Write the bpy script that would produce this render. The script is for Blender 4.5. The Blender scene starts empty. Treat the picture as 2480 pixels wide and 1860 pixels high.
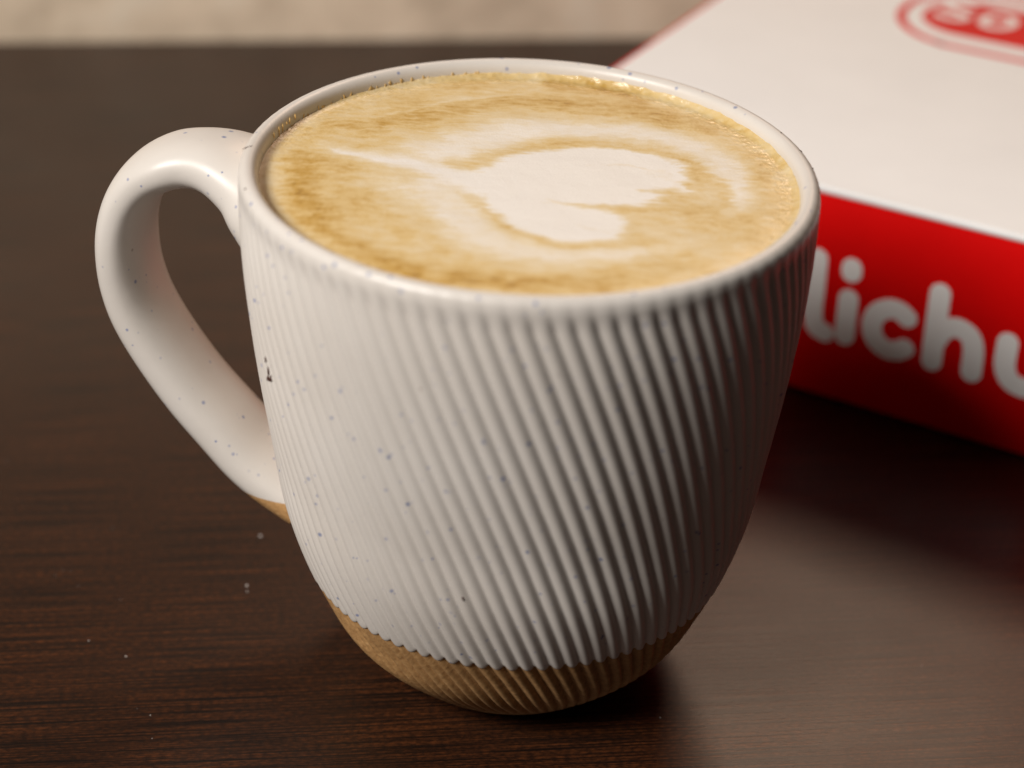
import bpy, bmesh, math, random
import numpy as np
from mathutils import Vector, Matrix, noise

random.seed(7)
rng = np.random.default_rng(7)
R = math.radians
scene = bpy.context.scene
COL = scene.collection

# ------------------------------------------------------------------ camera
cam_data = bpy.data.cameras.new("camera")
cam_data.sensor_fit = 'HORIZONTAL'
cam_data.sensor_width = 36.0
cam_data.lens = 65.1
cam_data.clip_start = 0.01
cam_data.clip_end = 50.0
cam_data.dof.use_dof = True
cam_data.dof.focus_distance = 0.311
cam_data.dof.aperture_fstop = 10.0
cam = bpy.data.objects.new("camera", cam_data)
COL.objects.link(cam)
c_r = Vector((0.99922519, 0.02465068, 0.03068175))
c_u = Vector((-0.03901, 0.51692292, 0.85514263))
c_f = Vector((-0.00521975, 0.85567695, -0.51748403))
m = Matrix.Identity(4)
for i in range(3):
    m[i][0], m[i][1], m[i][2] = c_r[i], c_u[i], -c_f[i]
m[0][3], m[1][3], m[2][3] = 0.0, -0.27024337, 0.21831874
cam.matrix_world = m
scene.camera = cam

# ------------------------------------------------------------------ world, lamps, exposure
world = bpy.data.worlds.new("World")
scene.world = world
world.use_nodes = True
bg = world.node_tree.nodes["Background"]
bg.inputs[0].default_value = (0.9, 0.86, 0.82, 1)
bg.inputs[1].default_value = 0.02

def area_lamp(name, loc, target, sx, sy, watts, color):
    d = bpy.data.lights.new(name, 'AREA')
    d.shape = 'RECTANGLE'
    d.size, d.size_y = sx, sy
    d.energy = watts
    d.color = color
    o = bpy.data.objects.new(name, d)
    COL.objects.link(o)
    o.location = loc
    o.rotation_euler = (Vector(target) - Vector(loc)).to_track_quat('-Z', 'Y').to_euler()
    return o

area_lamp("key_softbox", (-0.49, -0.41, 0.66), (0, 0.04, 0.05), 0.28, 0.28, 10.0, (1.0, 0.955, 0.90))
area_lamp("back_window", (0.30, 1.0, 0.95), (0.08, 0.03, 0.0), 0.45, 0.3, 5.2, (1.0, 0.70, 0.50))

scene.view_settings.view_transform = 'Standard'
scene.view_settings.look = 'None'
scene.view_settings.exposure = 0.0
scene.view_settings.gamma = 1.0

# ------------------------------------------------------------------ node helpers
def new_mat(name):
    mt = bpy.data.materials.new(name)
    mt.use_nodes = True
    nt = mt.node_tree
    return mt, nt, nt.nodes["Principled BSDF"]

def N(nt, typ, **kw):
    n = nt.nodes.new(typ)
    for k, v in kw.items():
        if k.startswith('i_'):
            n.inputs[k[2:].replace('_', ' ')].default_value = v
        else:
            setattr(n, k, v)
    return n

def L(nt, a, b):
    nt.links.new(a, b)

def ramp(nt, src, stops):
    r = nt.nodes.new('ShaderNodeValToRGB')
    e = r.color_ramp.elements
    while len(e) < len(stops):
        e.new(0.5)
    for el, (p, c) in zip(e, stops):
        el.position = p
        el.color = (c[0], c[1], c[2], 1) if len(c) == 3 else c
    L(nt, src, r.inputs[0])
    return r

def mix(nt, fac, a, b, blend='MIX'):
    n = nt.nodes.new('ShaderNodeMix')
    n.data_type = 'RGBA'
    n.blend_type = blend
    for s, v in ((n.inputs[0], fac), (n.inputs[6], a), (n.inputs[7], b)):
        if hasattr(v, 'links') or isinstance(v, bpy.types.NodeSocket):
            L(nt, v, s)
        elif isinstance(v, (int, float)):
            s.default_value = v
        else:
            s.default_value = (v[0], v[1], v[2], 1)
    return n.outputs[2]

def math_n(nt, op, a, b=None, clamp=False):
    n = nt.nodes.new('ShaderNodeMath')
    n.operation = op
    n.use_clamp = clamp
    for s, v in zip(n.inputs, (a, b)):
        if v is None:
            continue
        if isinstance(v, bpy.types.NodeSocket):
            L(nt, v, s)
        else:
            s.default_value = v
    return n.outputs[0]

def tex_coord(nt, scale=(1, 1, 1), rot=(0, 0, 0)):
    tc = nt.nodes.new('ShaderNodeTexCoord')
    mp = nt.nodes.new('ShaderNodeMapping')
    mp.inputs['Scale'].default_value = scale
    mp.inputs['Rotation'].default_value = rot
    L(nt, tc.outputs['Object'], mp.inputs[0])
    return mp.outputs[0]

def noise_n(nt, vec, scale, detail=3, rough=0.5, dist=0.0):
    n = nt.nodes.new('ShaderNodeTexNoise')
    n.inputs['Scale'].default_value = scale
    n.inputs['Detail'].default_value = detail
    n.inputs['Roughness'].default_value = rough
    n.inputs['Distortion'].default_value = dist
    L(nt, vec, n.inputs['Vector'])
    return n.outputs['Fac']

def bump(nt, height, dist, strength, bsdf, prev=None):
    b = nt.nodes.new('ShaderNodeBump')
    b.inputs['Distance'].default_value = dist
    b.inputs['Strength'].default_value = strength
    L(nt, height, b.inputs['Height'])
    if prev is not None:
        L(nt, prev, b.inputs['Normal'])
    L(nt, b.outputs[0], bsdf.inputs['Normal'])
    return b.outputs[0]

# ------------------------------------------------------------------ materials
def mat_wood():
    mt, nt, b = new_mat("dark_wood_laminate")
    v_line = tex_coord(nt, (32, 2500, 1))
    v_line2 = tex_coord(nt, (6, 500, 1))
    v_dash = tex_coord(nt, (800, 1700, 1))
    v_big = tex_coord(nt, (3, 22, 1))
    lines = noise_n(nt, v_line, 1.0, 1, 0.5)
    lines2 = noise_n(nt, v_line2, 1.0, 3, 0.6)
    dash = noise_n(nt, v_dash, 1.0, 2, 0.6)
    big = noise_n(nt, v_big, 1.0, 4, 0.55)
    a = ramp(nt, lines, [(0.34, (0, 0, 0)), (0.70, (1, 1, 1))]).outputs[0]
    a2 = ramp(nt, lines2, [(0.30, (0.86, 0.86, 0.86)), (0.68, (1, 1, 1))]).outputs[0]
    d = ramp(nt, dash, [(0.38, (0.30, 0.30, 0.30)), (0.70, (1.3, 1.3, 1.3))]).outputs[0]
    f = mix(nt, 1.0, a, a2, 'MULTIPLY')
    f = mix(nt, 1.0, f, d, 'MULTIPLY')
    col = mix(nt, f, (0.0055, 0.0028, 0.0020), (0.082, 0.025, 0.0072))
    bigc = ramp(nt, big, [(0.3, (0.85, 0.83, 0.83)), (0.7, (1.1, 1.08, 1.05))]).outputs[0]
    col = mix(nt, 1.0, col, bigc, 'MULTIPLY')
    L(nt, col, b.inputs['Base Color'])
    sm = noise_n(nt, tex_coord(nt, (1, 1, 1)), 16, 4, 0.6)
    rr = ramp(nt, sm, [(0.3, (0.36,) * 3), (0.75, (0.44,) * 3)]).outputs[0]
    L(nt, rr, b.inputs['Roughness'])
    b.inputs['Specular IOR Level'].default_value = 0.37
    hb = math_n(nt, 'ADD', lines, math_n(nt, 'MULTIPLY', dash, 0.8))
    bump(nt, hb, 0.00006, 0.55, b)
    return mt

def mat_wall():
    mt, nt, b = new_mat("beige_plaster")
    v = tex_coord(nt)
    n1 = noise_n(nt, v, 45, 5, 0.6)
    n2 = noise_n(nt, v, 14, 3, 0.6)
    c = ramp(nt, n1, [(0.3, (0.62, 0.50, 0.37)), (0.55, (0.80, 0.66, 0.50)), (0.75, (0.86, 0.75, 0.60))]).outputs[0]
    c2 = ramp(nt, n2, [(0.3, (0.82, 0.80, 0.78)), (0.7, (1.08, 1.06, 1.05))]).outputs[0]
    L(nt, mix(nt, 1.0, c, c2, 'MULTIPLY'), b.inputs['Base Color'])
    b.inputs['Roughness'].default_value = 0.9
    bump(nt, n1, 0.002, 0.5, b)
    return mt

def speck_layer(nt, col, vec, scale, rad, keep, tint, strength):
    vo = nt.nodes.new('ShaderNodeTexVoronoi')
    vo.inputs['Scale'].default_value = scale
    vo.inputs['Randomness'].default_value = 1.0
    L(nt, vec, vo.inputs['Vector'])
    sep = nt.nodes.new('ShaderNodeSeparateColor')
    L(nt, vo.outputs['Color'], sep.inputs[0])
    size = math_n(nt, 'MULTIPLY_ADD', sep.outputs[1], rad * 0.8)
    size.node.inputs[2].default_value = rad * 0.45
    dd = math_n(nt, 'DIVIDE', vo.outputs['Distance'], size)
    mask = ramp(nt, dd, [(0.45, (1, 1, 1)), (1.0, (0, 0, 0))]).outputs[0]
    gate = math_n(nt, 'LESS_THAN', sep.outputs[0], keep)
    fade = math_n(nt, 'MULTIPLY_ADD', sep.outputs[2], strength * 0.8)
    fade.node.inputs[2].default_value = strength * 0.2
    f = math_n(nt, 'MULTIPLY', math_n(nt, 'MULTIPLY', mask, gate), fade)
    return mix(nt, f, col, tint)

def mat_glaze():
    mt, nt, b = new_mat("speckled_white_glaze")
    v = tex_coord(nt)
    n1 = noise_n(nt, v, 30, 4, 0.6)
    col = ramp(nt, n1, [(0.3, (0.62, 0.57, 0.52)), (0.7, (0.68, 0.635, 0.59))]).outputs[0]
    col = speck_layer(nt, col, v, 330, 0.145, 0.8, (0.05, 0.11, 0.30), 0.9)
    v2 = tex_coord(nt, (1, 1, 1), (0.7, 0.3, 1.1))
    col = speck_layer(nt, col, v2, 520, 0.21, 0.4, (0.10, 0.15, 0.36), 0.85)
    v3 = tex_coord(nt, (1, 1, 1), (0.2, 1.3, 0.4))
    col = speck_layer(nt, col, v3, 420, 0.14, 0.05, (0.12, 0.05, 0.02), 0.8)
    L(nt, col, b.inputs['Base Color'])
    b.inputs['Roughness'].default_value = 0.37
    b.inputs['Specular IOR Level'].default_value = 0.42
    n2 = noise_n(nt, v, 700, 3, 0.6)
    bump(nt, n2, 0.00006, 0.35, b)
    return mt

def mat_clay():
    mt, nt, b = new_mat("raw_stoneware_clay")
    v = tex_coord(nt)
    n1 = noise_n(nt, v, 900, 4, 0.65)
    n2 = noise_n(nt, v, 90, 3, 0.6)
    c = ramp(nt, n1, [(0.3, (0.34, 0.175, 0.062)), (0.62, (0.53, 0.30, 0.118)), (0.8, (0.66, 0.42, 0.20))]).outputs[0]
    c2 = ramp(nt, n2, [(0.3, (0.85,) * 3), (0.7, (1.08,) * 3)]).outputs[0]
    L(nt, mix(nt, 1.0, c, c2, 'MULTIPLY'), b.inputs['Base Color'])
    b.inputs['Roughness'].default_value = 0.72
    bump(nt, n1, 0.00016, 0.7, b)
    return mt

def mat_foam():
    mt, nt, b = new_mat("latte_foam")
    at = nt.nodes.new('ShaderNodeAttribute')
    at.attribute_name = "milk"
    v = tex_coord(nt)
    fine = noise_n(nt, v, 2600, 3, 0.65)
    med = noise_n(nt, v, 420, 4, 0.65, 0.4)
    big = noise_n(nt, v, 110, 4, 0.6, 0.6)
    w = math_n(nt, 'MULTIPLY', math_n(nt, 'SUBTRACT', med, 0.5), 0.55)
    w2 = math_n(nt, 'MULTIPLY', math_n(nt, 'SUBTRACT', big, 0.5), 0.42)
    w3 = math_n(nt, 'MULTIPLY', math_n(nt, 'SUBTRACT', fine, 0.5), 0.20)
    tot = math_n(nt, 'ADD', math_n(nt, 'ADD', w, w2), w3)
    # the clean milk carries less mottling than the crema
    damp = math_n(nt, 'SUBTRACT', 1.15, at.outputs['Fac'])
    tot = math_n(nt, 'MULTIPLY', tot, damp)
    val = math_n(nt, 'ADD', at.outputs['Fac'], tot, True)
    c = ramp(nt, val, [(0.0, (0.29, 0.145, 0.025)), (0.22, (0.51, 0.305, 0.074)), (0.45, (0.65, 0.47, 0.212)),
                       (0.68, (0.71, 0.58, 0.37)), (0.95, (0.80, 0.76, 0.71))])
    L(nt, c.outputs[0], b.inputs['Base Color'])
    wet = nt.nodes.new('ShaderNodeAttribute')
    wet.attribute_name = "wet"
    L(nt, ramp(nt, wet.outputs['Fac'], [(0.0, (0.46,) * 3), (1.0, (0.16,) * 3)]).outputs[0], b.inputs['Roughness'])
    b.inputs['Specular IOR Level'].default_value = 0.45
    bub = nt.nodes.new('ShaderNodeTexVoronoi')
    bub.feature = 'SMOOTH_F1'
    bub.inputs['Scale'].default_value = 1100
    L(nt, v, bub.inputs['Vector'])
    bb = math_n(nt, 'MULTIPLY', math_n(nt, 'SUBTRACT', 0.7, bub.outputs['Distance']), math_n(nt, 'MULTIPLY', wet.outputs['Fac'], 2.6))
    h = math_n(nt, 'ADD', math_n(nt, 'ADD', fine, med), bb)
    bump(nt, h, 0.00010, 0.6, b)
    return mt

def mat_plain(name, color, rough, bump_scale=None, bump_d=0.0001, vary=0.0, spec=0.5, bstr=0.4):
    mt, nt, b = new_mat(name)
    v = tex_coord(nt)
    n1 = noise_n(nt, v, 40, 4, 0.6)
    lo = tuple(x * (1 - vary) for x in color)
    hi = tuple(min(1, x * (1 + vary)) for x in color)
    L(nt, ramp(nt, n1, [(0.3, lo), (0.7, hi)]).outputs[0], b.inputs['Base Color'])
    b.inputs['Roughness'].default_value = rough
    b.inputs['Specular IOR Level'].default_value = spec
    if bump_scale:
        bump(nt, noise_n(nt, v, bump_scale, 3, 0.6), bump_d, bstr, b)
    return mt

M_WOOD, M_WALL, M_GLAZE, M_CLAY, M_FOAM = mat_wood(), mat_wall(), mat_glaze(), mat_clay(), mat_foam()
M_WHITE = mat_plain("white_coated_card", (0.84, 0.83, 0.825), 0.55, 60, 0.0006, 0.02, 0.35, 0.25)
M_RED = mat_plain("red_coated_card", (0.68, 0.001, 0.001), 0.5, 60, 0.0006, 0.05, 0.15, 0.2)
M_PRINT = mat_plain("white_print", (0.86, 0.84, 0.82), 0.5, None, 0, 0.02, 0.35)
M_STAIN = mat_plain("dried_coffee", (0.045, 0.012, 0.006), 0.5, None, 0, 0.2)
M_SPLASH = mat_plain("foam_residue", (0.64, 0.42, 0.16), 0.5, 900, 0.0002, 0.25)
M_DUST = mat_plain("pale_dust", (0.45, 0.42, 0.40), 0.8, None, 0, 0.1)

# ------------------------------------------------------------------ mesh helpers
def mesh_obj(name, verts, faces, mat, parent=None, smooth=True):
    me = bpy.data.meshes.new(name)
    if isinstance(verts, np.ndarray):
        verts = verts.tolist()
    if isinstance(faces, np.ndarray):
        faces = faces.tolist()
    me.from_pydata(verts, [], faces)
    me.update()
    if smooth:
        me.polygons.foreach_set('use_smooth', [True] * len(me.polygons))
    me.materials.append(mat)
    o = bpy.data.objects.new(name, me)
    COL.objects.link(o)
    if parent is not None:
        o.parent = parent
    return o

def empty(name, loc, rz=0.0):
    o = bpy.data.objects.new(name, None)
    o.empty_display_size = 0.02
    COL.objects.link(o)
    o.location = loc
    o.rotation_euler = (0, 0, rz)
    return o

def tag(o, label=None, cat=None, kind=None, group=None):
    if label: o["label"] = label
    if cat: o["category"] = cat
    if kind: o["kind"] = kind
    if group: o["group"] = group
    return o

def bevel_box(name, x0, x1, y0, y1, z0, z1, bev, seg, mat, parent=None, smooth=True):
    bm = bmesh.new()
    vs = [bm.verts.new((x, y, z)) for x in (x0, x1) for y in (y0, y1) for z in (z0, z1)]
    for f in ((0, 1, 3, 2), (4, 6, 7, 5), (0, 4, 5, 1), (2, 3, 7, 6), (0, 2, 6, 4), (1, 5, 7, 3)):
        bm.faces.new([vs[i] for i in f])
    bmesh.ops.recalc_face_normals(bm, faces=bm.faces)
    if bev > 0:
        bmesh.ops.bevel(bm, geom=list(bm.edges), offset=bev, segments=seg, profile=0.5, affect='EDGES')
    me = bpy.data.meshes.new(name)
    bm.to_mesh(me)
    bm.free()
    if smooth:
        for p in me.polygons:
            p.use_smooth = True
        me.set_sharp_from_angle(angle=R(60))
    me.materials.append(mat)
    o = bpy.data.objects.new(name, me)
    COL.objects.link(o)
    if parent is not None:
        o.parent = parent
    return o

def grid_faces(nrow, ncol, wrap=True):
    r = np.arange(nrow - 1)[:, None]
    c = np.arange(ncol if wrap else ncol - 1)[None, :]
    a = r * ncol + c
    b = r * ncol + (c + 1) % ncol
    return np.stack([a, b, b + ncol, a + ncol], -1).reshape(-1, 4)

def catmull(pts, n):
    P = np.array(pts, float)
    P = np.vstack([2 * P[0] - P[1], P, 2 * P[-1] - P[-2]])
    out = []
    k = len(P) - 3
    for i in range(k):
        p0, p1, p2, p3 = P[i:i + 4]
        t = np.linspace(0, 1, n, endpoint=(i == k - 1))[:, None]
        out.append(0.5 * (2 * p1 + (p2 - p0) * t + (2 * p0 - 5 * p1 + 4 * p2 - p3) * t ** 2 + (3 * p1 - p0 - 3 * p2 + p3) * t ** 3))
    return np.vstack(out)

# ------------------------------------------------------------------ the setting: table top and wall
EDGE = (-0.1707, 0.2905)
GA = math.atan2(0.0261, 0.2074)
tab = bevel_box("table_top", -0.75, 0.95, -0.75, 0.0, -0.03, 0.0, 0.0012, 3, M_WOOD)
tab.location = (EDGE[0], EDGE[1], 0)
tab.rotation_euler = (0, 0, GA)
tag(tab, "dark brown wood-grain table top under the mug and box", "table", "structure")

wall = bevel_box("wall", -0.75, 0.95, 0.003, 0.05, -0.25, 0.14, 0.004, 3, M_WALL)
wall.location = (EDGE[0], EDGE[1], 0)
wall.rotation_euler = (0, 0, GA)
tag(wall, "blurred beige plaster wall behind the far edge of the table", "wall", "structure")

# ------------------------------------------------------------------ the mug
H = 0.0962
KZ = np.array([0, .04, .1, .2, .35, .5, .7, .88, 1.0]) * 0.096006
KR = np.array([.021721, .025770, .031078, .035855, .040487, .042637, .044963, .046116, .0460])
KM = np.gradient(KR, KZ)

def prof(z):
    z = np.clip(np.asarray(z, float), 0, KZ[-1])
    i = np.clip(np.searchsorted(KZ, z) - 1, 0, len(KZ) - 2)
    h = KZ[i + 1] - KZ[i]
    t = (z - KZ[i]) / h
    return ((2 * t**3 - 3 * t**2 + 1) * KR[i] + (t**3 - 2 * t**2 + t) * h * KM[i]
            + (-2 * t**3 + 3 * t**2) * KR[i + 1] + (t**3 - t**2) * h * KM[i + 1])

NRIB = 94
SEG = NRIB * 14
ZG = 0.0231
TH = np.linspace(0, 2 * np.pi, SEG, endpoint=False)

def sstep(a, b, x):
    t = np.clip((np.asarray(x, float) - a) / (b - a), 0, 1)
    return t * t * (3 - 2 * t)

def twist(z):
    z = np.asarray(z, float)
    up = np.radians(0.46) * (0.0962 - np.maximum(z, ZG)) * 1000
    dn = np.radians(0.68) * np.maximum(ZG - z, 0) * 1000
    return up + dn

def phase(th, z):
    return NRIB * (th - twist(z)) + 1.0

def lean(x, y, z):
    return z - 0.0113 * x * (np.clip(z, 0, None) / 0.0962) ** 2

def rib_soft(ph):
    c = np.cos(ph / 2) ** 2
    return (np.sqrt(c + 0.009) - math.sqrt(0.009)) / (math.sqrt(1.009) - math.sqrt(0.009))

def rib_sharp(ph):
    c = np.cos(ph / 2) ** 2
    return (np.sqrt(c + 0.006) - math.sqrt(0.006)) / (math.sqrt(1.006) - math.sqrt(0.006))

AMP = 0.00066
mug = empty("coffee_mug", (0, 0, 0))
tag(mug, "white speckled ribbed ceramic mug with tan clay base, full of latte", "mug")

# glazed outer wall, lip and inner wall as one lathe
rows = []          # (r, z, rib amplitude, scallop weight)
GT = 0.00016       # glaze thickness
rows.append((None, ZG + 0.0004, 'under'))
zs = np.concatenate([np.linspace(ZG, ZG + 0.0012, 7), np.linspace(ZG + 0.0018, 0.0880, 120), np.linspace(0.0884, 0.0938, 14)])
verts = []
def ring(r, z):
    x, y = r * np.cos(TH), r * np.sin(TH)
    return np.stack([x, y, lean(x, y, z + 0 * x)], -1)
# scalloped lower edge: the glaze stops higher in each groove
for k, z in enumerate(zs):
    low = 1 - sstep(ZG, ZG + 0.004, z)
    ph = phase(TH, z)
    wob = 0.00025 * np.array([noise.noise(Vector((math.cos(t) * 3, math.sin(t) * 3, 0.3))) for t in TH[::14]]).repeat(14)
    zz = z + low * ((1 - rib_soft(phase(TH, ZG))) ** 1.6 * 0.0008 + wob)
    ph = phase(TH, zz)
    a = AMP * (1 - sstep(0.0906, 0.0944, z) * 0.86)
    sharp = low * 0.5
    g = rib_soft(ph) * (1 - sharp) + rib_sharp(ph) * sharp
    r = prof(zz) - a * (1 - g)
    edge = np.clip((z - ZG) / 0.0009, 0, 1)
    r = r + GT * np.sqrt(np.clip(1 - (1 - edge) ** 2, 0, 1)) - 0.00002
    if k == 0:
        verts.append(ring(r - 0.0004, zz + 0.0002))
    verts.append(ring(r, zz))
# lip: rounded, slightly uneven
RO, RI = 0.04600 + GT, 0.0430
for t in np.linspace(0.12, 1, 12):
    a = t * math.pi
    rc, hw = (RO + RI) / 2, (RO - RI) / 2
    r = rc + hw * math.cos(a)
    z = 0.0943 + 0.0019 * math.sin(a)
    ph = phase(TH, 0.094)
    verts.append(ring(r - 0.00006 * (1 - rib_soft(ph)) * max(0, math.cos(a)), z))
for z in np.linspace(0.0936, 0.078, 14):
    rin = min(RI, float(prof(z)) - 0.0031)
    verts.append(ring(rin + 0 * TH, z))
for r in (0.035, 0.02, 0.004):
    verts.append(ring(r + 0 * TH, 0.0765))
nr = len(verts)
body = mesh_obj("body", np.concatenate(verts), grid_faces(nr, SEG), M_GLAZE, mug)

# unglazed clay base
verts = []
for r in (0.002, 0.015, 0.0185):
    verts.append(ring(r + 0 * TH, 0.0009))
verts.append(ring(0.0195 + 0 * TH, 0.0002))
for z in np.concatenate([np.linspace(0.0, 0.004, 10), np.linspace(0.0045, ZG + 0.002, 48)]):
    a = 0.00090 * sstep(0.0012, 0.0060, z)
    ph = phase(TH, z)
    g = 0.25 * rib_soft(ph) + 0.75 * rib_sharp(ph)
    foot = 0.0010 * (1 - sstep(0, 0.0014, z)) ** 2
    verts.append(ring(prof(z) - a * (1 - g) - foot, z))
base = mesh_obj("clay_base", np.concatenate(verts), grid_faces(len(verts), SEG), M_CLAY, mug)
base["label"] = "unglazed tan clay foot with spiral ridges"

# handle: a swept strap in a vertical plane pointing left and a little away
HA = R(167)
he = np.array([math.cos(HA), math.sin(HA), 0])
hn = np.array([-math.sin(HA), math.cos(HA), 0])
cl = [(41.0, 83.0), (44.8, 85.0), (48.3, 87.0), (52.7, 88.7), (57.0, 88.9), (61.4, 87.8), (65.7, 85.1), (68.8, 81.0), (70.6, 76.1), (71.2, 70.8),
      (70.8, 64.9), (69.1, 58.9), (65.5, 52.1), (60.3, 44.5), (54.6, 37.9), (49.4, 32.4), (44.4, 28.9), (38.5, 25.8)]
wd = [31, 26.0, 20.5, 16.8, 15.0, 16.2, 16.6, 17.0, 17.4, 17.6, 17.4, 17.3, 17.2, 17.2, 17.4, 18.0, 19.0, 20]
tk = [17, 13.5, 10.6, 9.0, 8.4, 8.1, 8.0, 7.9, 7.9, 8.0, 8.2, 8.4, 8.6, 8.9, 9.2, 9.3, 9.3, 9.3]
path = catmull(np.column_stack([cl, wd, tk]), 8)
NS = 56
an = np.linspace(0, 2 * np.pi, NS, endpoint=False)
hv = []
for i in range(len(path)):
    a0, a1 = path[max(0, i - 1)], path[min(len(path) - 1, i + 1)]
    tg = (a1 - a0)[:2]
    tg = tg / np.linalg.norm(tg)
    nrm = np.array([-tg[1], tg[0]])          # points inwards or outwards in the handle plane
    w, t = path[i, 2] / 2, path[i, 3] / 2
    ex = 2 / 2.35
    cx = np.sign(np.cos(an)) * np.abs(np.cos(an)) ** ex * w
    cy = np.sign(np.sin(an)) * np.abs(np.sin(an)) ** ex * t
    rho = path[i, 0] + nrm[0] * cy
    z = path[i, 1] + nrm[1] * cy
    P = rho[:, None] * he + cx[:, None] * hn
    P[:, 2] = z
    hv.append(P / 1000)
hv = np.array(hv)
hf = grid_faces(len(hv), NS)
flat = hv.reshape(-1, 3)
def handle_piece(name, mat, keep_above):
    bm = bmesh.new()
    vs = [bm.verts.new(v) for v in flat.tolist()]
    for f in hf.tolist():
        bm.faces.new([vs[i] for i in f])
    bmesh.ops.bisect_plane(bm, geom=list(bm.verts) + list(bm.edges) + list(bm.faces), dist=1e-7, plane_co=(0, 0, 0.0262),
                           plane_no=(0.05, 0, 1.0), clear_inner=keep_above, clear_outer=not keep_above)
    me = bpy.data.meshes.new(name)
    bm.to_mesh(me)
    bm.free()
    for p in me.polygons:
        p.use_smooth = True
    me.materials.append(mat)
    o = bpy.data.objects.new(name, me)
    COL.objects.link(o)
    o.parent = mug
    return o
handle_piece("handle", M_GLAZE, True)
hc = handle_piece("handle_clay_end", M_CLAY, False)
hc["label"] = "bare clay underside where the handle joins the base"

# dried coffee marks on the wall and the lip
def blob(bm, p, nrm, up, su, sv, sn, rot=0.0, jag=0.3):
    nrm = Vector(nrm).normalized()
    up = Vector(up)
    t1 = up.cross(nrm).normalized()
    t2 = nrm.cross(t1)
    c, s = math.cos(rot), math.sin(rot)
    e1, e2 = t1 * c + t2 * s, -t1 * s + t2 * c
    k = 10
    top = bm.verts.new(Vector(p) + nrm * sn)
    r1, r2 = [], []
    for i in range(k):
        a = 2 * math.pi * i / k
        q = 1 + random.uniform(-jag, jag)
        d = e1 * (math.cos(a) * su * q) + e2 * (math.sin(a) * sv * q)
        r1.append(bm.verts.new(Vector(p) + d * 0.7 + nrm * sn * 0.75))
        r2.append(bm.verts.new(Vector(p) + d - nrm * sn * 0.8))
    for i in range(k):
        j = (i + 1) % k
        bm.faces.new((top, r1[i], r1[j]))
        bm.faces.new((r1[i], r2[i], r2[j], r1[j]))

def bm_obj(name, bm, mat, parent=None):
    bmesh.ops.recalc_face_normals(bm, faces=bm.faces)
    me = bpy.data.meshes.new(name)
    bm.to_mesh(me)
    bm.free()
    for p in me.polygons:
        p.use_smooth = True
    me.materials.append(mat)
    o = bpy.data.objects.new(name, me)
    COL.objects.link(o)
    if parent is not None:
        o.parent = parent
    return o

def on_wall(thd, zmm):
    th, z = R(thd), zmm / 1000
    g = float(rib_soft(phase(np.array([th]), z))[0])
    r = float(prof(z)) - AMP * (1 - g) + GT
    return (r * math.cos(th), r * math.sin(th), z), (math.cos(th), math.sin(th), 0.12)

STAIN = [(-152.8, 70.2, .35, .7, .3), (-152.0, 68.6, .4, .8, .2), (-151.4, 67.2, .4, .7, -.2), (-154.2, 66.0, .75, .55, .4), (-152.8, 64.9, .3, .6, .3),
         (-151.9, 63.6, .22, .6, .2), (-151.4, 69.6, .18, .4, 0), (-100.8, 40.3, .22, .45, .4)]
def stain_part(*args):
    bm = bmesh.new()
    blob(bm, *args)
    bm_obj("coffee_stain", bm, M_STAIN, mug)
for thd, zm, su, sv, rot in STAIN:
    p, nn = on_wall(thd, zm)
    stain_part(p, nn, (0, 0, 1), su / 1000, sv / 1000, 0.00008, rot, 0.45)
for thd, rr, su, sv, rot in [(179, 45.2, .22, .8, .3), (198, 45.5, .25, .2, 0), (22, 44.9, .2, .22, 0), (13, 45.3, .35, .22, .5), (5, 45.6, .22, .5, .9), (-6, 45.8, .2, .35, .6), (96, 45.5, .9, .2, 0)]:
    th = R(thd)
    ca = (rr / 1000 - (RO + RI) / 2) / ((RO - RI) / 2)
    zz = 0.0943 + 0.0019 * math.sqrt(max(0, 1 - ca * ca))
    x, y = rr / 1000 * math.cos(th), rr / 1000 * math.sin(th)
    sl = ca * 0.8
    stain_part((x, y, lean(x, y, zz)), (math.cos(th) * sl, math.sin(th) * sl, 1), (math.cos(th), math.sin(th), 0), su / 1000, sv / 1000, 0.00006, rot, 0.4)

# ------------------------------------------------------------------ the latte
FZ = 0.0935
latte = empty("latte", (0, 0, FZ))
tag(latte, "latte with a white poured-milk leaf in tan crema, filling the mug", "coffee")

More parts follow.
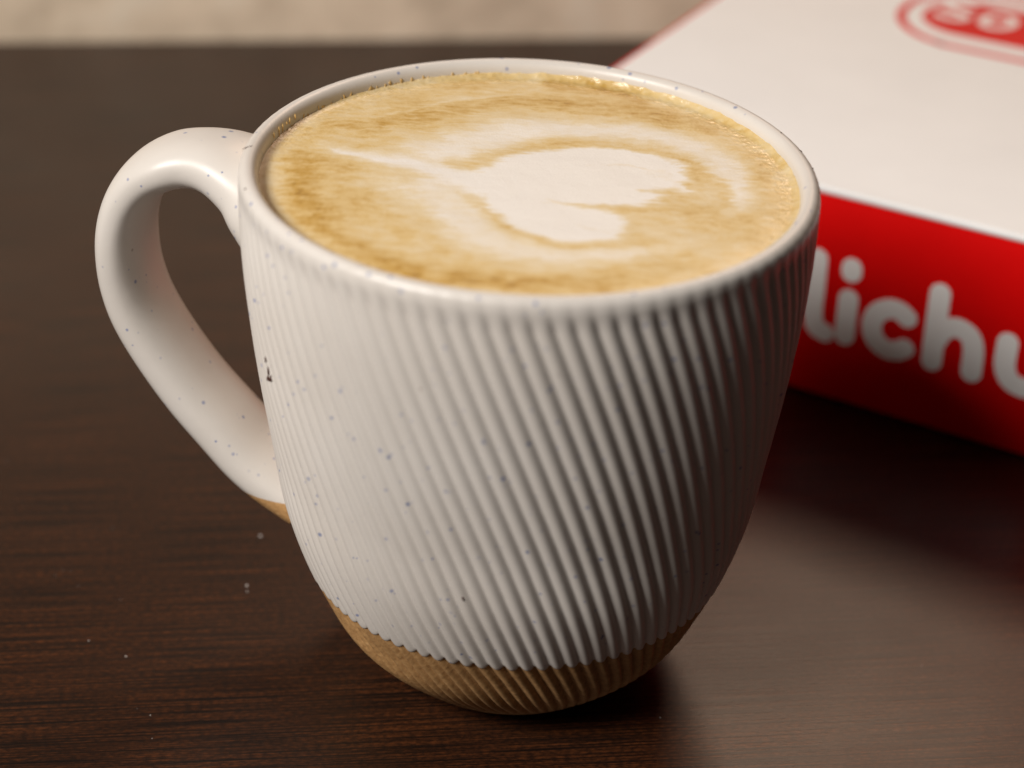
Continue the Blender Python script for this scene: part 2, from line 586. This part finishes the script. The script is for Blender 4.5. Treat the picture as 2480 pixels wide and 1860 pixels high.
ART = {"lobeA": [[-9.2, -0.3], [-6.0, 4.6], [0.4, 9.8], [7.1, 12.4], [13.4, 13.0], [18.8, 11.8], [22.4, 9.0], [24.2, 5.5], [24.0, 2.6], [22.0, 1.2], [19.6, 0.0], [19.6, -2.6], [17.6, -5.4], [12.9, -7.2], [7.0, -7.0], [1.0, -5.1], [-5.1, -2.5]],
 "lobeB": [[-9.1, -2.4], [-3.1, -3.5], [3.0, -6.9], [9.0, -9.4], [12.6, -11.0], [13.8, -13.2], [13.4, -15.4], [14.0, -16.8], [12.4, -18.4], [8.1, -20.0], [3.1, -18.6], [-1.2, -15.6], [-4.0, -12.0], [-6.1, -7.9], [-8.3, -4.4]],
 "lineTop": [[-15.5, 2.6], [-10.7, 4.5], [-5.5, 8.9], [0.7, 12.6], [9.2, 14.7], [17.6, 14.2], [25.1, 11.8], [28.6, 6.6], [30.6, 0.0], [30.2, -4.7], [28.0, -8.1]],
 "wedge": [[1.0, -5.6], [7.0, -7.5], [14.9, -8.6], [20.9, -8.3], [28.0, -8.1]], "wedge2": [[16.3, -1.3], [21.2, -1.6], [25.0, -5.2]],
 "lineBot": [[-11.2, -1.4], [-8.6, -6.3], [-6.8, -11.2], [-4.3, -15.4], [-0.4, -18.9], [3.1, -21.2], [7.7, -22.3], [12.6, -21.9], [18.4, -20.3], [22.0, -18.3]],
 "ringTop": [[-18.1, 4.8], [-9.8, 12.6], [-3.6, 18.4], [4.9, 21.1], [15.7, 21.7], [24.2, 18.4], [29.5, 13.7], [32.7, 6.0], [32.9, -1.7], [30.4, -7.4], [25.5, -10.6]],
 "ringBot": [[-15.8, 0.6], [-12.5, -7.6], [-9.3, -16.3], [-4.9, -22.3], [1.3, -24.7], [8.8, -25.3], [16.4, -23.8], [22.2, -20.4], [25.2, -15.9]],
 "ringBot2": [[-21.0, -0.8], [-16.6, -11.6], [-11.8, -19.9], [-6.2, -26.1], [5.0, -29.3], [16.3, -27.5]],
 "brBot2": [[-23.2, -3.0], [-17.7, -13.5], [-12.7, -18.3], [-8.3, -23.0], [-2.5, -25.8], [5.0, -27.2], [16.3, -25.5], [26.1, -20.1], [26.8, -14.9]],
 "stem": [[-34.9, 11.0], [-31.3, 8.6], [-27.4, 7.2], [-21.9, 5.4], [-15.5, 2.1], [-8.8, -1.6]],
 "brLeft": [[-38.1, 9.5], [-36.2, 0.7], [-35.2, -7.8], [-31.2, -18.2], [-26.2, -25.4], [-20.1, -31.0], [-13.3, -33.9], [-5.9, -35.0], [5.1, -34.6], [16.1, -31.5], [23.8, -26.9]],
 "brLeft2": [[-35.9, 1.7], [-30.4, 0.2], [-25.1, -5.0]],
 "brTop": [[-31.3, 16.3], [-25.2, 20.1], [-16.9, 25.3], [-8.3, 30.1], [0.5, 32.6], [9.4, 32.1], [20.4, 30.0], [28.9, 25.3], [35.1, 20.5], [39.5, 12.6]],
 "brTop2": [[0.3, 41.5], [7.2, 41.0], [15.5, 38.8], [21.5, 35.5]],
 "streak": [[-27.5, 22.1], [-21.3, 26.0], [-12.9, 31.9], [-4.1, 35.4], [4.9, 37.1]],
 "streak2": [[-24.8, 15.9], [-12.5, 24.1], [-1.7, 27.9], [9.3, 26.5], [18.0, 25.9]],
 "fanTop": [[-27.0, 8.5], [-20.0, 9.5], [-12.0, 16.0], [-3.0, 21.0], [8.0, 23.5], [20.0, 22.0]],
 "fanBot": [[-26.0, 4.0], [-20.5, -2.0], [-15.5, -10.0], [-10.5, -18.0], [-3.0, -24.5], [8.0, -27.0]],
 "gapTop": [[-14.0, 6.8], [-8.0, 10.6], [-2.0, 15.0], [6.0, 17.2], [16.0, 17.5], [24.0, 15.0]],
 "finger": [[6.0, 6.5], [14.0, 7.8], [20.0, 6.6], [24.0, 3.6]], "finger2": [[4.0, -13.0], [9.0, -16.0], [14.0, -17.2]],
 "tip": [[19.8, 5.8], [23.0, 3.2], [24.8, -1.0]],
 "edgeL": [[-40.3, 10.3], [-41.7, 2.1], [-40.9, -6.4], [-38.4, -13.5], [-34.1, -20.1]],
 "rightTan": [[36.5, 12.3], [39.1, 4.6], [39.0, -4.9], [34.3, -13.4], [27.9, -21.6]]}

RF = 0.0431
NRG, NSG = 190, 420
rr = np.concatenate([[0.00001], np.linspace(0.0004, 0.0405, NRG - 31), np.linspace(0.0407, RF, 30)])
tt = np.linspace(0, 2 * np.pi, NSG, endpoint=False)
RRg, TTg = np.meshgrid(rr, tt, indexing='ij')
X, Y = (RRg * np.cos(TTg)).ravel() * 1000, (RRg * np.sin(TTg)).ravel() * 1000

def nfield(x, y, s, seed, sx=1.0, sy=1.0):
    return np.array([noise.noise(Vector((a * s * sx, b * s * sy, seed))) for a, b in zip(x, y)])

wx = nfield(X, Y, 0.16, 1.7) * 1.1 + nfield(X, Y, 0.5, 3.1) * 0.5 + nfield(X, Y, 1.4, 5.1) * 0.28
wy = nfield(X, Y, 0.16, 11.7) * 1.1 + nfield(X, Y, 0.5, 13.1) * 0.5 + nfield(X, Y, 1.4, 15.1) * 0.28
wx = wx + 1.7 * nfield(X, Y, 0.9, 6.1, 0.28, 1.5) + 0.9 * nfield(X, Y, 2.0, 7.3, 0.3, 1.5)
PX, PY = X + wx, Y + wy + 1.2

def dist_line(pts):
    P = catmull(pts, 6)
    best = np.full(PX.shape, 1e9)
    arc = np.zeros(PX.shape)
    n = len(P) - 1
    for i in range(n):
        a, b = P[i], P[i + 1]
        d = b - a
        t = np.clip(((PX - a[0]) * d[0] + (PY - a[1]) * d[1]) / (d @ d + 1e-9), 0, 1)
        q = np.hypot(PX - a[0] - t * d[0], PY - a[1] - t * d[1])
        mk = q < best
        best[mk] = q[mk]
        arc[mk] = (i + t[mk]) / n
    return best, arc

def inside(poly):
    P = catmull(poly + [poly[0]], 5)
    d, _ = dist_line(poly + [poly[0]])
    ins = np.zeros(PX.shape, bool)
    for a, b in zip(P[:-1], P[1:]):
        c = ((a[1] > PY) != (b[1] > PY)) & (PX < (b[0] - a[0]) * (PY - a[1]) / (b[1] - a[1] + 1e-12) + a[0])
        ins ^= c
    return np.where(ins, -d, d)

milk = 0.50 + 0.13 * nfield(X, Y, 0.09, 21.0) + 0.07 * nfield(X, Y, 0.3, 22.0)

def stroke(key, w0, w1, target, strength, soft, ends=(0.0, 0.0)):
    global milk
    d, arc = dist_line(ART[key])
    w = w0 + (w1 - w0) * arc
    mask = 1 - sstep(w - soft, w + soft, d)
    if ends[0] > 0: mask = mask * sstep(0, ends[0], arc)
    if ends[1] > 0: mask = mask * sstep(0, ends[1], 1 - arc)
    milk = milk + (target - milk) * mask * strength

def area(key, target, strength, soft, grow=0.0):
    global milk
    s = inside(ART[key])
    mask = 1 - sstep(-soft + grow, soft + grow, s)
    milk = milk + (target - milk) * mask * strength

stroke("edgeL", 1.6, 1.2, 0.66, 0.7, 1.8, (.2, .3))
stroke("brLeft", 2.4, 2.6, 0.10, 0.70, 2.8, (.08, .25))
stroke("brLeft2", 3.0, 4.0, 0.28, 0.40, 3.5, (.0, .5))
stroke("brTop", 2.2, 3.0, 0.18, 0.62, 3.0, (.12, .25))
stroke("brTop2", 2.5, 2.2, 0.16, 0.75, 2.4, (.15, .2))
stroke("rightTan", 2.5, 2.5, 0.36, 0.5, 3.0, (.3, .3))
stroke("streak", 0.35, 0.4, 0.72, 0.8, 0.7, (.2, .3))
stroke("streak2", 0.8, 1.0, 0.62, 0.55, 1.2, (.2, .3))
stroke("ringBot2", 2.8, 1.6, 0.62, 0.62, 2.6, (.1, .4))
stroke("brBot2", 0.9, 0.7, 0.24, 0.45, 1.2, (.25, .4))
stroke("fanTop", 4.5, 3.2, 0.80, 0.80, 3.4, (.25, .35))
stroke("fanBot", 5.5, 3.2, 0.74, 0.75, 3.6, (.25, .4))
stroke("ringTop", 3.7, 2.0, 0.90, 0.90, 2.8, (.03, .2))
stroke("ringBot", 4.3, 1.6, 0.86, 0.88, 2.6, (.03, .3))
area("lobeA", 1.0, 1.0, 1.8, 1.5)
area("lobeB", 1.0, 1.0, 1.7, 1.1)
stroke("finger", 0.15, 0.5, 0.62, 0.5, 0.7, (.4, .2))
stroke("finger2", 0.15, 0.5, 0.66, 0.45, 0.7, (.4, .2))
stroke("tip", 1.0, 0.6, 0.92, 0.8, 1.1)
stroke("lineTop", 0.0, 1.5, 0.34, 0.62, 0.9, (.45, .1))
stroke("tip", 0.7, 0.5, 0.90, 0.75, 1.0)
stroke("wedge", 0.10, 1.7, 0.38, 0.62, 0.9, (.2, .0))
stroke("wedge2", 0.1, 1.0, 0.38, 0.6, 1.0, (.3, .1))
stroke("lineBot", 0.10, 0.6, 0.32, 0.72, 0.9, (.30, .35))
stroke("stem", 0.7, 2.6, 0.97, 0.9, 1.8, (.2, .0))
# swirl striations: stretched along the pour direction
milk = milk + (1.05 - milk) * 0.30 * nfield(PX, PY, 0.8, 31.0, 0.35, 1.6) + (1 - milk) * 0.16 * nfield(PX, PY, 2.2, 33.0, 0.4, 1.3)
milk = np.clip(milk, 0.02, 1.0)

RAD = np.hypot(X, Y)
ang = np.arctan2(Y, X)
edge = sstep(RF * 1000 - 1.7, RF * 1000 + 0.3, RAD)
side = 0.5 + 0.5 * np.cos(ang - R(60))                      # foam climbs highest at the back right
bum = nfield(X, Y, 0.35, 41.0) + 0.45 * nfield(X, Y, 0.9, 43.0)
Z = 0.00012 * nfield(X, Y, 0.12, 47.0) + 0.00003 * bum
Z = Z + edge ** 2 * (0.00012 + 0.0009 * side ** 2 + 0.0003 * side * bum) - 0.00015 * sstep(36, 42, RAD) * (1 - edge)
Z = Z + 0.00010 * sstep(38, 41, RAD) * side * np.maximum(0, nfield(X, Y, 2.6, 49.0)) * 2
ef = edge * side
milk = np.clip(milk + (0.55 - milk) * ef * 0.6, 0.02, 1)
V = np.stack([X / 1000, Y / 1000, Z - 0.0113 * X / 1000 * 0.92], -1)
foam = mesh_obj("foam", V, grid_faces(NRG, NSG), M_FOAM, latte)
at = foam.data.attributes.new("milk", 'FLOAT', 'POINT')
at.data.foreach_set('value', milk.astype(np.float32))
wet = np.clip(sstep(36.5, 41.5, RAD) * (0.25 + 0.75 * side), 0, 1)
aw = foam.data.attributes.new("wet", 'FLOAT', 'POINT')
aw.data.foreach_set('value', wet.astype(np.float32))

# foam streaks left on the inner wall above the surface
bm = bmesh.new()
def wall_blob(thd, dz, su, sv, rot=0.0):
    th = R(thd)
    x, y = 0.04297 * math.cos(th), 0.04297 * math.sin(th)
    blob(bm, (x, y, dz / 1000 - 0.0113 * x * 0.92), (-math.cos(th), -math.sin(th), 0.05), (0, 0, 1), su / 1000, sv / 1000, 0.00012, rot, 0.4)
for i in range(40):
    a = random.choice((random.uniform(96, 172), random.uniform(100, 128)))
    wall_blob(a, random.uniform(-0.1, 0.8), random.uniform(.12, .34), random.uniform(.2, .8), random.uniform(-.3, .3))
for a in (104, 106, 108, 112, 118, 126, 131, 133, 140, 147, 152):
    wall_blob(a + random.uniform(-2, 2), random.uniform(0.1, 0.5), random.uniform(.4, .9), random.uniform(.4, .7), random.uniform(-.4, .4))
for a in (157, 159.5, 161, 163, 165, 168):
    wall_blob(a, 1.3, 0.12, random.uniform(.35, .6), -.15)
rs = bm_obj("foam_residue", bm, M_SPLASH, latte)
rs["kind"] = "stuff"
rs["label"] = "tan foam streaks dried on the inner wall of the mug"

# ------------------------------------------------------------------ the cardboard box
BX = Vector((0.0017, 0.1257, 0))
BA = math.atan2(-0.471, 0.882)
BW, BD, BH = 0.235, 0.185, 0.0515
box = empty("cardboard_box", BX, BA)
tag(box, "white-topped red cardboard box with white rounded lettering, behind the mug", "box")
bevel_box("side_walls", 0, BW, 0, BD, 0.0004, BH - 0.0006, 0.0007, 3, M_RED, box)
lid = bevel_box("lid", 0.0014, BW - 0.0005, -0.0005, BD - 0.001, BH - 0.0019, BH, 0.0009, 4, M_WHITE, box)
lid["label"] = "white top panel of the box"

def stroke_mesh(name, pts, width, lift, thick, mat, parent, plane, closed=False, smooth_n=10):
    """a flat rounded pen stroke printed on the box; plane 'front' or 'top'"""
    pts = [tuple(p) for p in pts]
    if len(pts) > 2:
        P = catmull(pts + ([pts[0]] if closed else []), smooth_n)
    else:
        P = np.array(pts, float)
    if closed:
        P = P[:-1]
    h = width / 2
    n = len(P)
    tgt = np.array([(P[(i + 1) % n] - P[i - 1]) if closed else (P[min(i + 1, n - 1)] - P[max(i - 1, 0)]) for i in range(n)])
    tgt /= np.linalg.norm(tgt, axis=1)[:, None]
    nn = np.column_stack([-tgt[:, 1], tgt[:, 0]])
    Lf, Rt = P + nn * h, P - nn * h
    if closed:
        out2 = np.vstack([Lf, Rt])
        faces = [[i, (i + 1) % n, n + (i + 1) % n, n + i] for i in range(n)]
        rim = [list(range(n)), list(range(2 * n - 1, n - 1, -1))]
    else:
        a1 = math.atan2(nn[-1][1], nn[-1][0])
        cap1 = [P[-1] + h * np.array([math.cos(a1 - k * math.pi / 12), math.sin(a1 - k * math.pi / 12)]) for k in range(1, 12)]
        a0 = math.atan2(-nn[0][1], -nn[0][0])
        cap0 = [P[0] + h * np.array([math.cos(a0 - k * math.pi / 12), math.sin(a0 - k * math.pi / 12)]) for k in range(1, 12)]
        m1, m0 = len(cap1), len(cap0)
        out2 = np.vstack([Lf, Rt, cap1, cap0])
        faces = [[i, i + 1, n + i + 1, n + i] for i in range(n - 1)]
        faces.append([n - 1] + [2 * n + k for k in range(m1)] + [2 * n - 1])
        faces.append([n] + [2 * n + m1 + k for k in range(m0)] + [0])
        rim = [list(range(n)) + [2 * n + k for k in range(m1)] + list(range(2 * n - 1, n - 1, -1)) + [2 * n + m1 + k for k in range(m0)]]
    m = len(out2)
    def to3(q, hh):
        return (q[0] / 1000, -hh, q[1] / 1000) if plane == 'front' else (q[0] / 1000, q[1] / 1000, BH + hh)
    verts = [to3(q, lift + thick) for q in out2] + [to3(q, -0.0001) for q in out2]
    fs = [list(f) for f in faces]
    for loop in rim:
        for i in range(len(loop)):
            a, b = loop[i], loop[(i + 1) % len(loop)]
            fs.append([a, b, b + m, a + m])
    bm = bmesh.new()
    vs = [bm.verts.new(v) for v in verts]
    for f in fs:
        try:
            bm.faces.new([vs[i] for i in f])
        except ValueError:
            pass
    bmesh.ops.recalc_face_normals(bm, faces=bm.faces)
    me = bpy.data.meshes.new(name)
    bm.to_mesh(me)
    bm.free()
    me.materials.append(mat)
    o = bpy.data.objects.new(name, me)
    COL.objects.link(o)
    o.parent = parent
    return o

def letter(strokes, plane, width, mat, parent, label):
    first = None
    for i, (pts, closed) in enumerate(strokes):
        o = stroke_mesh("letter" if first is None else "pen_stroke", pts, width, 0.00006 + 0.00002 * i, 0.0001, mat,
                        parent if first is None else first, plane, closed)
        if first is None:
            first = o
            o["label"] = label
    return first

SW = 4.6
fp = [
    ([([(70.4, 34.2), (70.6, 27), (70.8, 20.5), (72.0, 17.4), (74.0, 16.6)], False)], "white printed letter l"),
    ([([(78.5, 26.4), (78.7, 17.2)], False), ([(78.3, 34.0), (78.35, 32.9)], False)], "white printed letter i with its dot"),
    ([([(92.0, 25.7), (90.4, 26.7), (88.0, 26.8), (85.4, 25.0), (84.5, 21.8), (85.6, 18.6), (88.2, 16.9), (90.8, 17.1), (92.4, 18.2)], False)], "white printed letter c"),
    ([([(98.3, 33.6), (98.5, 25), (98.8, 17.0)], False), ([(98.9, 22.0), (100.2, 25.0), (102.9, 26.6), (105.9, 25.6), (107.3, 22.6), (107.7, 17.0)], False)], "white printed letter h"),
    ([([(114.2, 26.4), (114.4, 21.0), (116.0, 17.8), (119.2, 16.8), (122.2, 18.4), (123.2, 21.6), (123.3, 26.4)], False), ([(123.4, 20), (123.6, 16.9)], False)], "white printed letter u"),
]
for strokes, lb in fp:
    letter(strokes, 'front', SW, M_PRINT, box, lb)

# round-cornered badge on the lid
def pill(u0, u1, v0, v1, rad, k=8):
    pts = []
    for cx, cy, a0 in ((u1 - rad, v1 - rad, 0), (u0 + rad, v1 - rad, 90), (u0 + rad, v0 + rad, 180), (u1 - rad, v0 + rad, 270)):
        for i in range(k + 1):
            a = R(a0 + 90 * i / k)
            pts.append((cx + rad * math.cos(a), cy + rad * math.sin(a)))
    return pts

def pill_mesh(name, pts, mat, parent, lift):
    n = len(pts)
    v = [(x / 1000, y / 1000, BH + lift) for x, y in pts] + [(x / 1000, y / 1000, BH - 0.0001) for x, y in pts]
    f = [list(range(n))] + [[i, i + n, (i + 1) % n + n, (i + 1) % n] for i in range(n)]
    return mesh_obj(name, v, f, mat, parent, False)

badge = pill_mesh("badge", pill(52.0, 140, 105.5, 132.5, 13.0), M_RED, box, 0.0001)
badge["label"] = "red rounded badge printed on the lid"
stroke_mesh("badge_border", pill(46.8, 145, 96.8, 141.4, 21.0, 8), 2.4, 0.00005, 0.00006, M_RED, badge, 'top', True, 3)
letter([([(62.2, 127.6), (59.0, 128.2), (56.4, 126.2), (57.6, 123.4), (61.0, 121.8), (63.0, 119.4), (61.2, 116.8), (57.8, 116.6), (55.6, 118.0)], False)], 'top', 2.5, M_PRINT, badge, "white letter s on the badge")
letter([([(67.4, 120.6), (68.4, 124.6), (71.2, 126.4), (74.2, 124.9), (75.0, 121.0), (73.6, 117.6), (70.8, 116.2), (68.3, 117.6)], True)], 'top', 2.5, M_PRINT, badge, "white letter o on the badge")

# ------------------------------------------------------------------ dust on the table
bm = bmesh.new()
DUST = [(-0.0508, 0.0285, 0.42), (-0.0512, 0.0123, 0.30), (-0.0508, 0.0105, 0.22), (-0.0698, -0.0100, 0.20), (-0.0775, -0.0060, 0.16),
        (-0.0624, -0.0255, 0.16), (0.0380, -0.0364, 0.15)]
for i in range(40):
    DUST.append((random.uniform(-0.13, 0.08), random.uniform(-0.06, 0.06), random.uniform(0.04, 0.10)))
for x, y, s in DUST:
    if math.hypot(x, y) < 0.03:
        continue
    blob(bm, (x, y, 0.00003), (0, 0, 1), (0, 1, 0), s / 1000, s / 1000 * random.uniform(.5, 1), 0.00004 + s * 0.0002, random.uniform(0, 3), 0.4)
du = bm_obj("dust", bm, M_DUST)
tag(du, "tiny pale dust specks scattered on the dark table", "dust", "stuff")
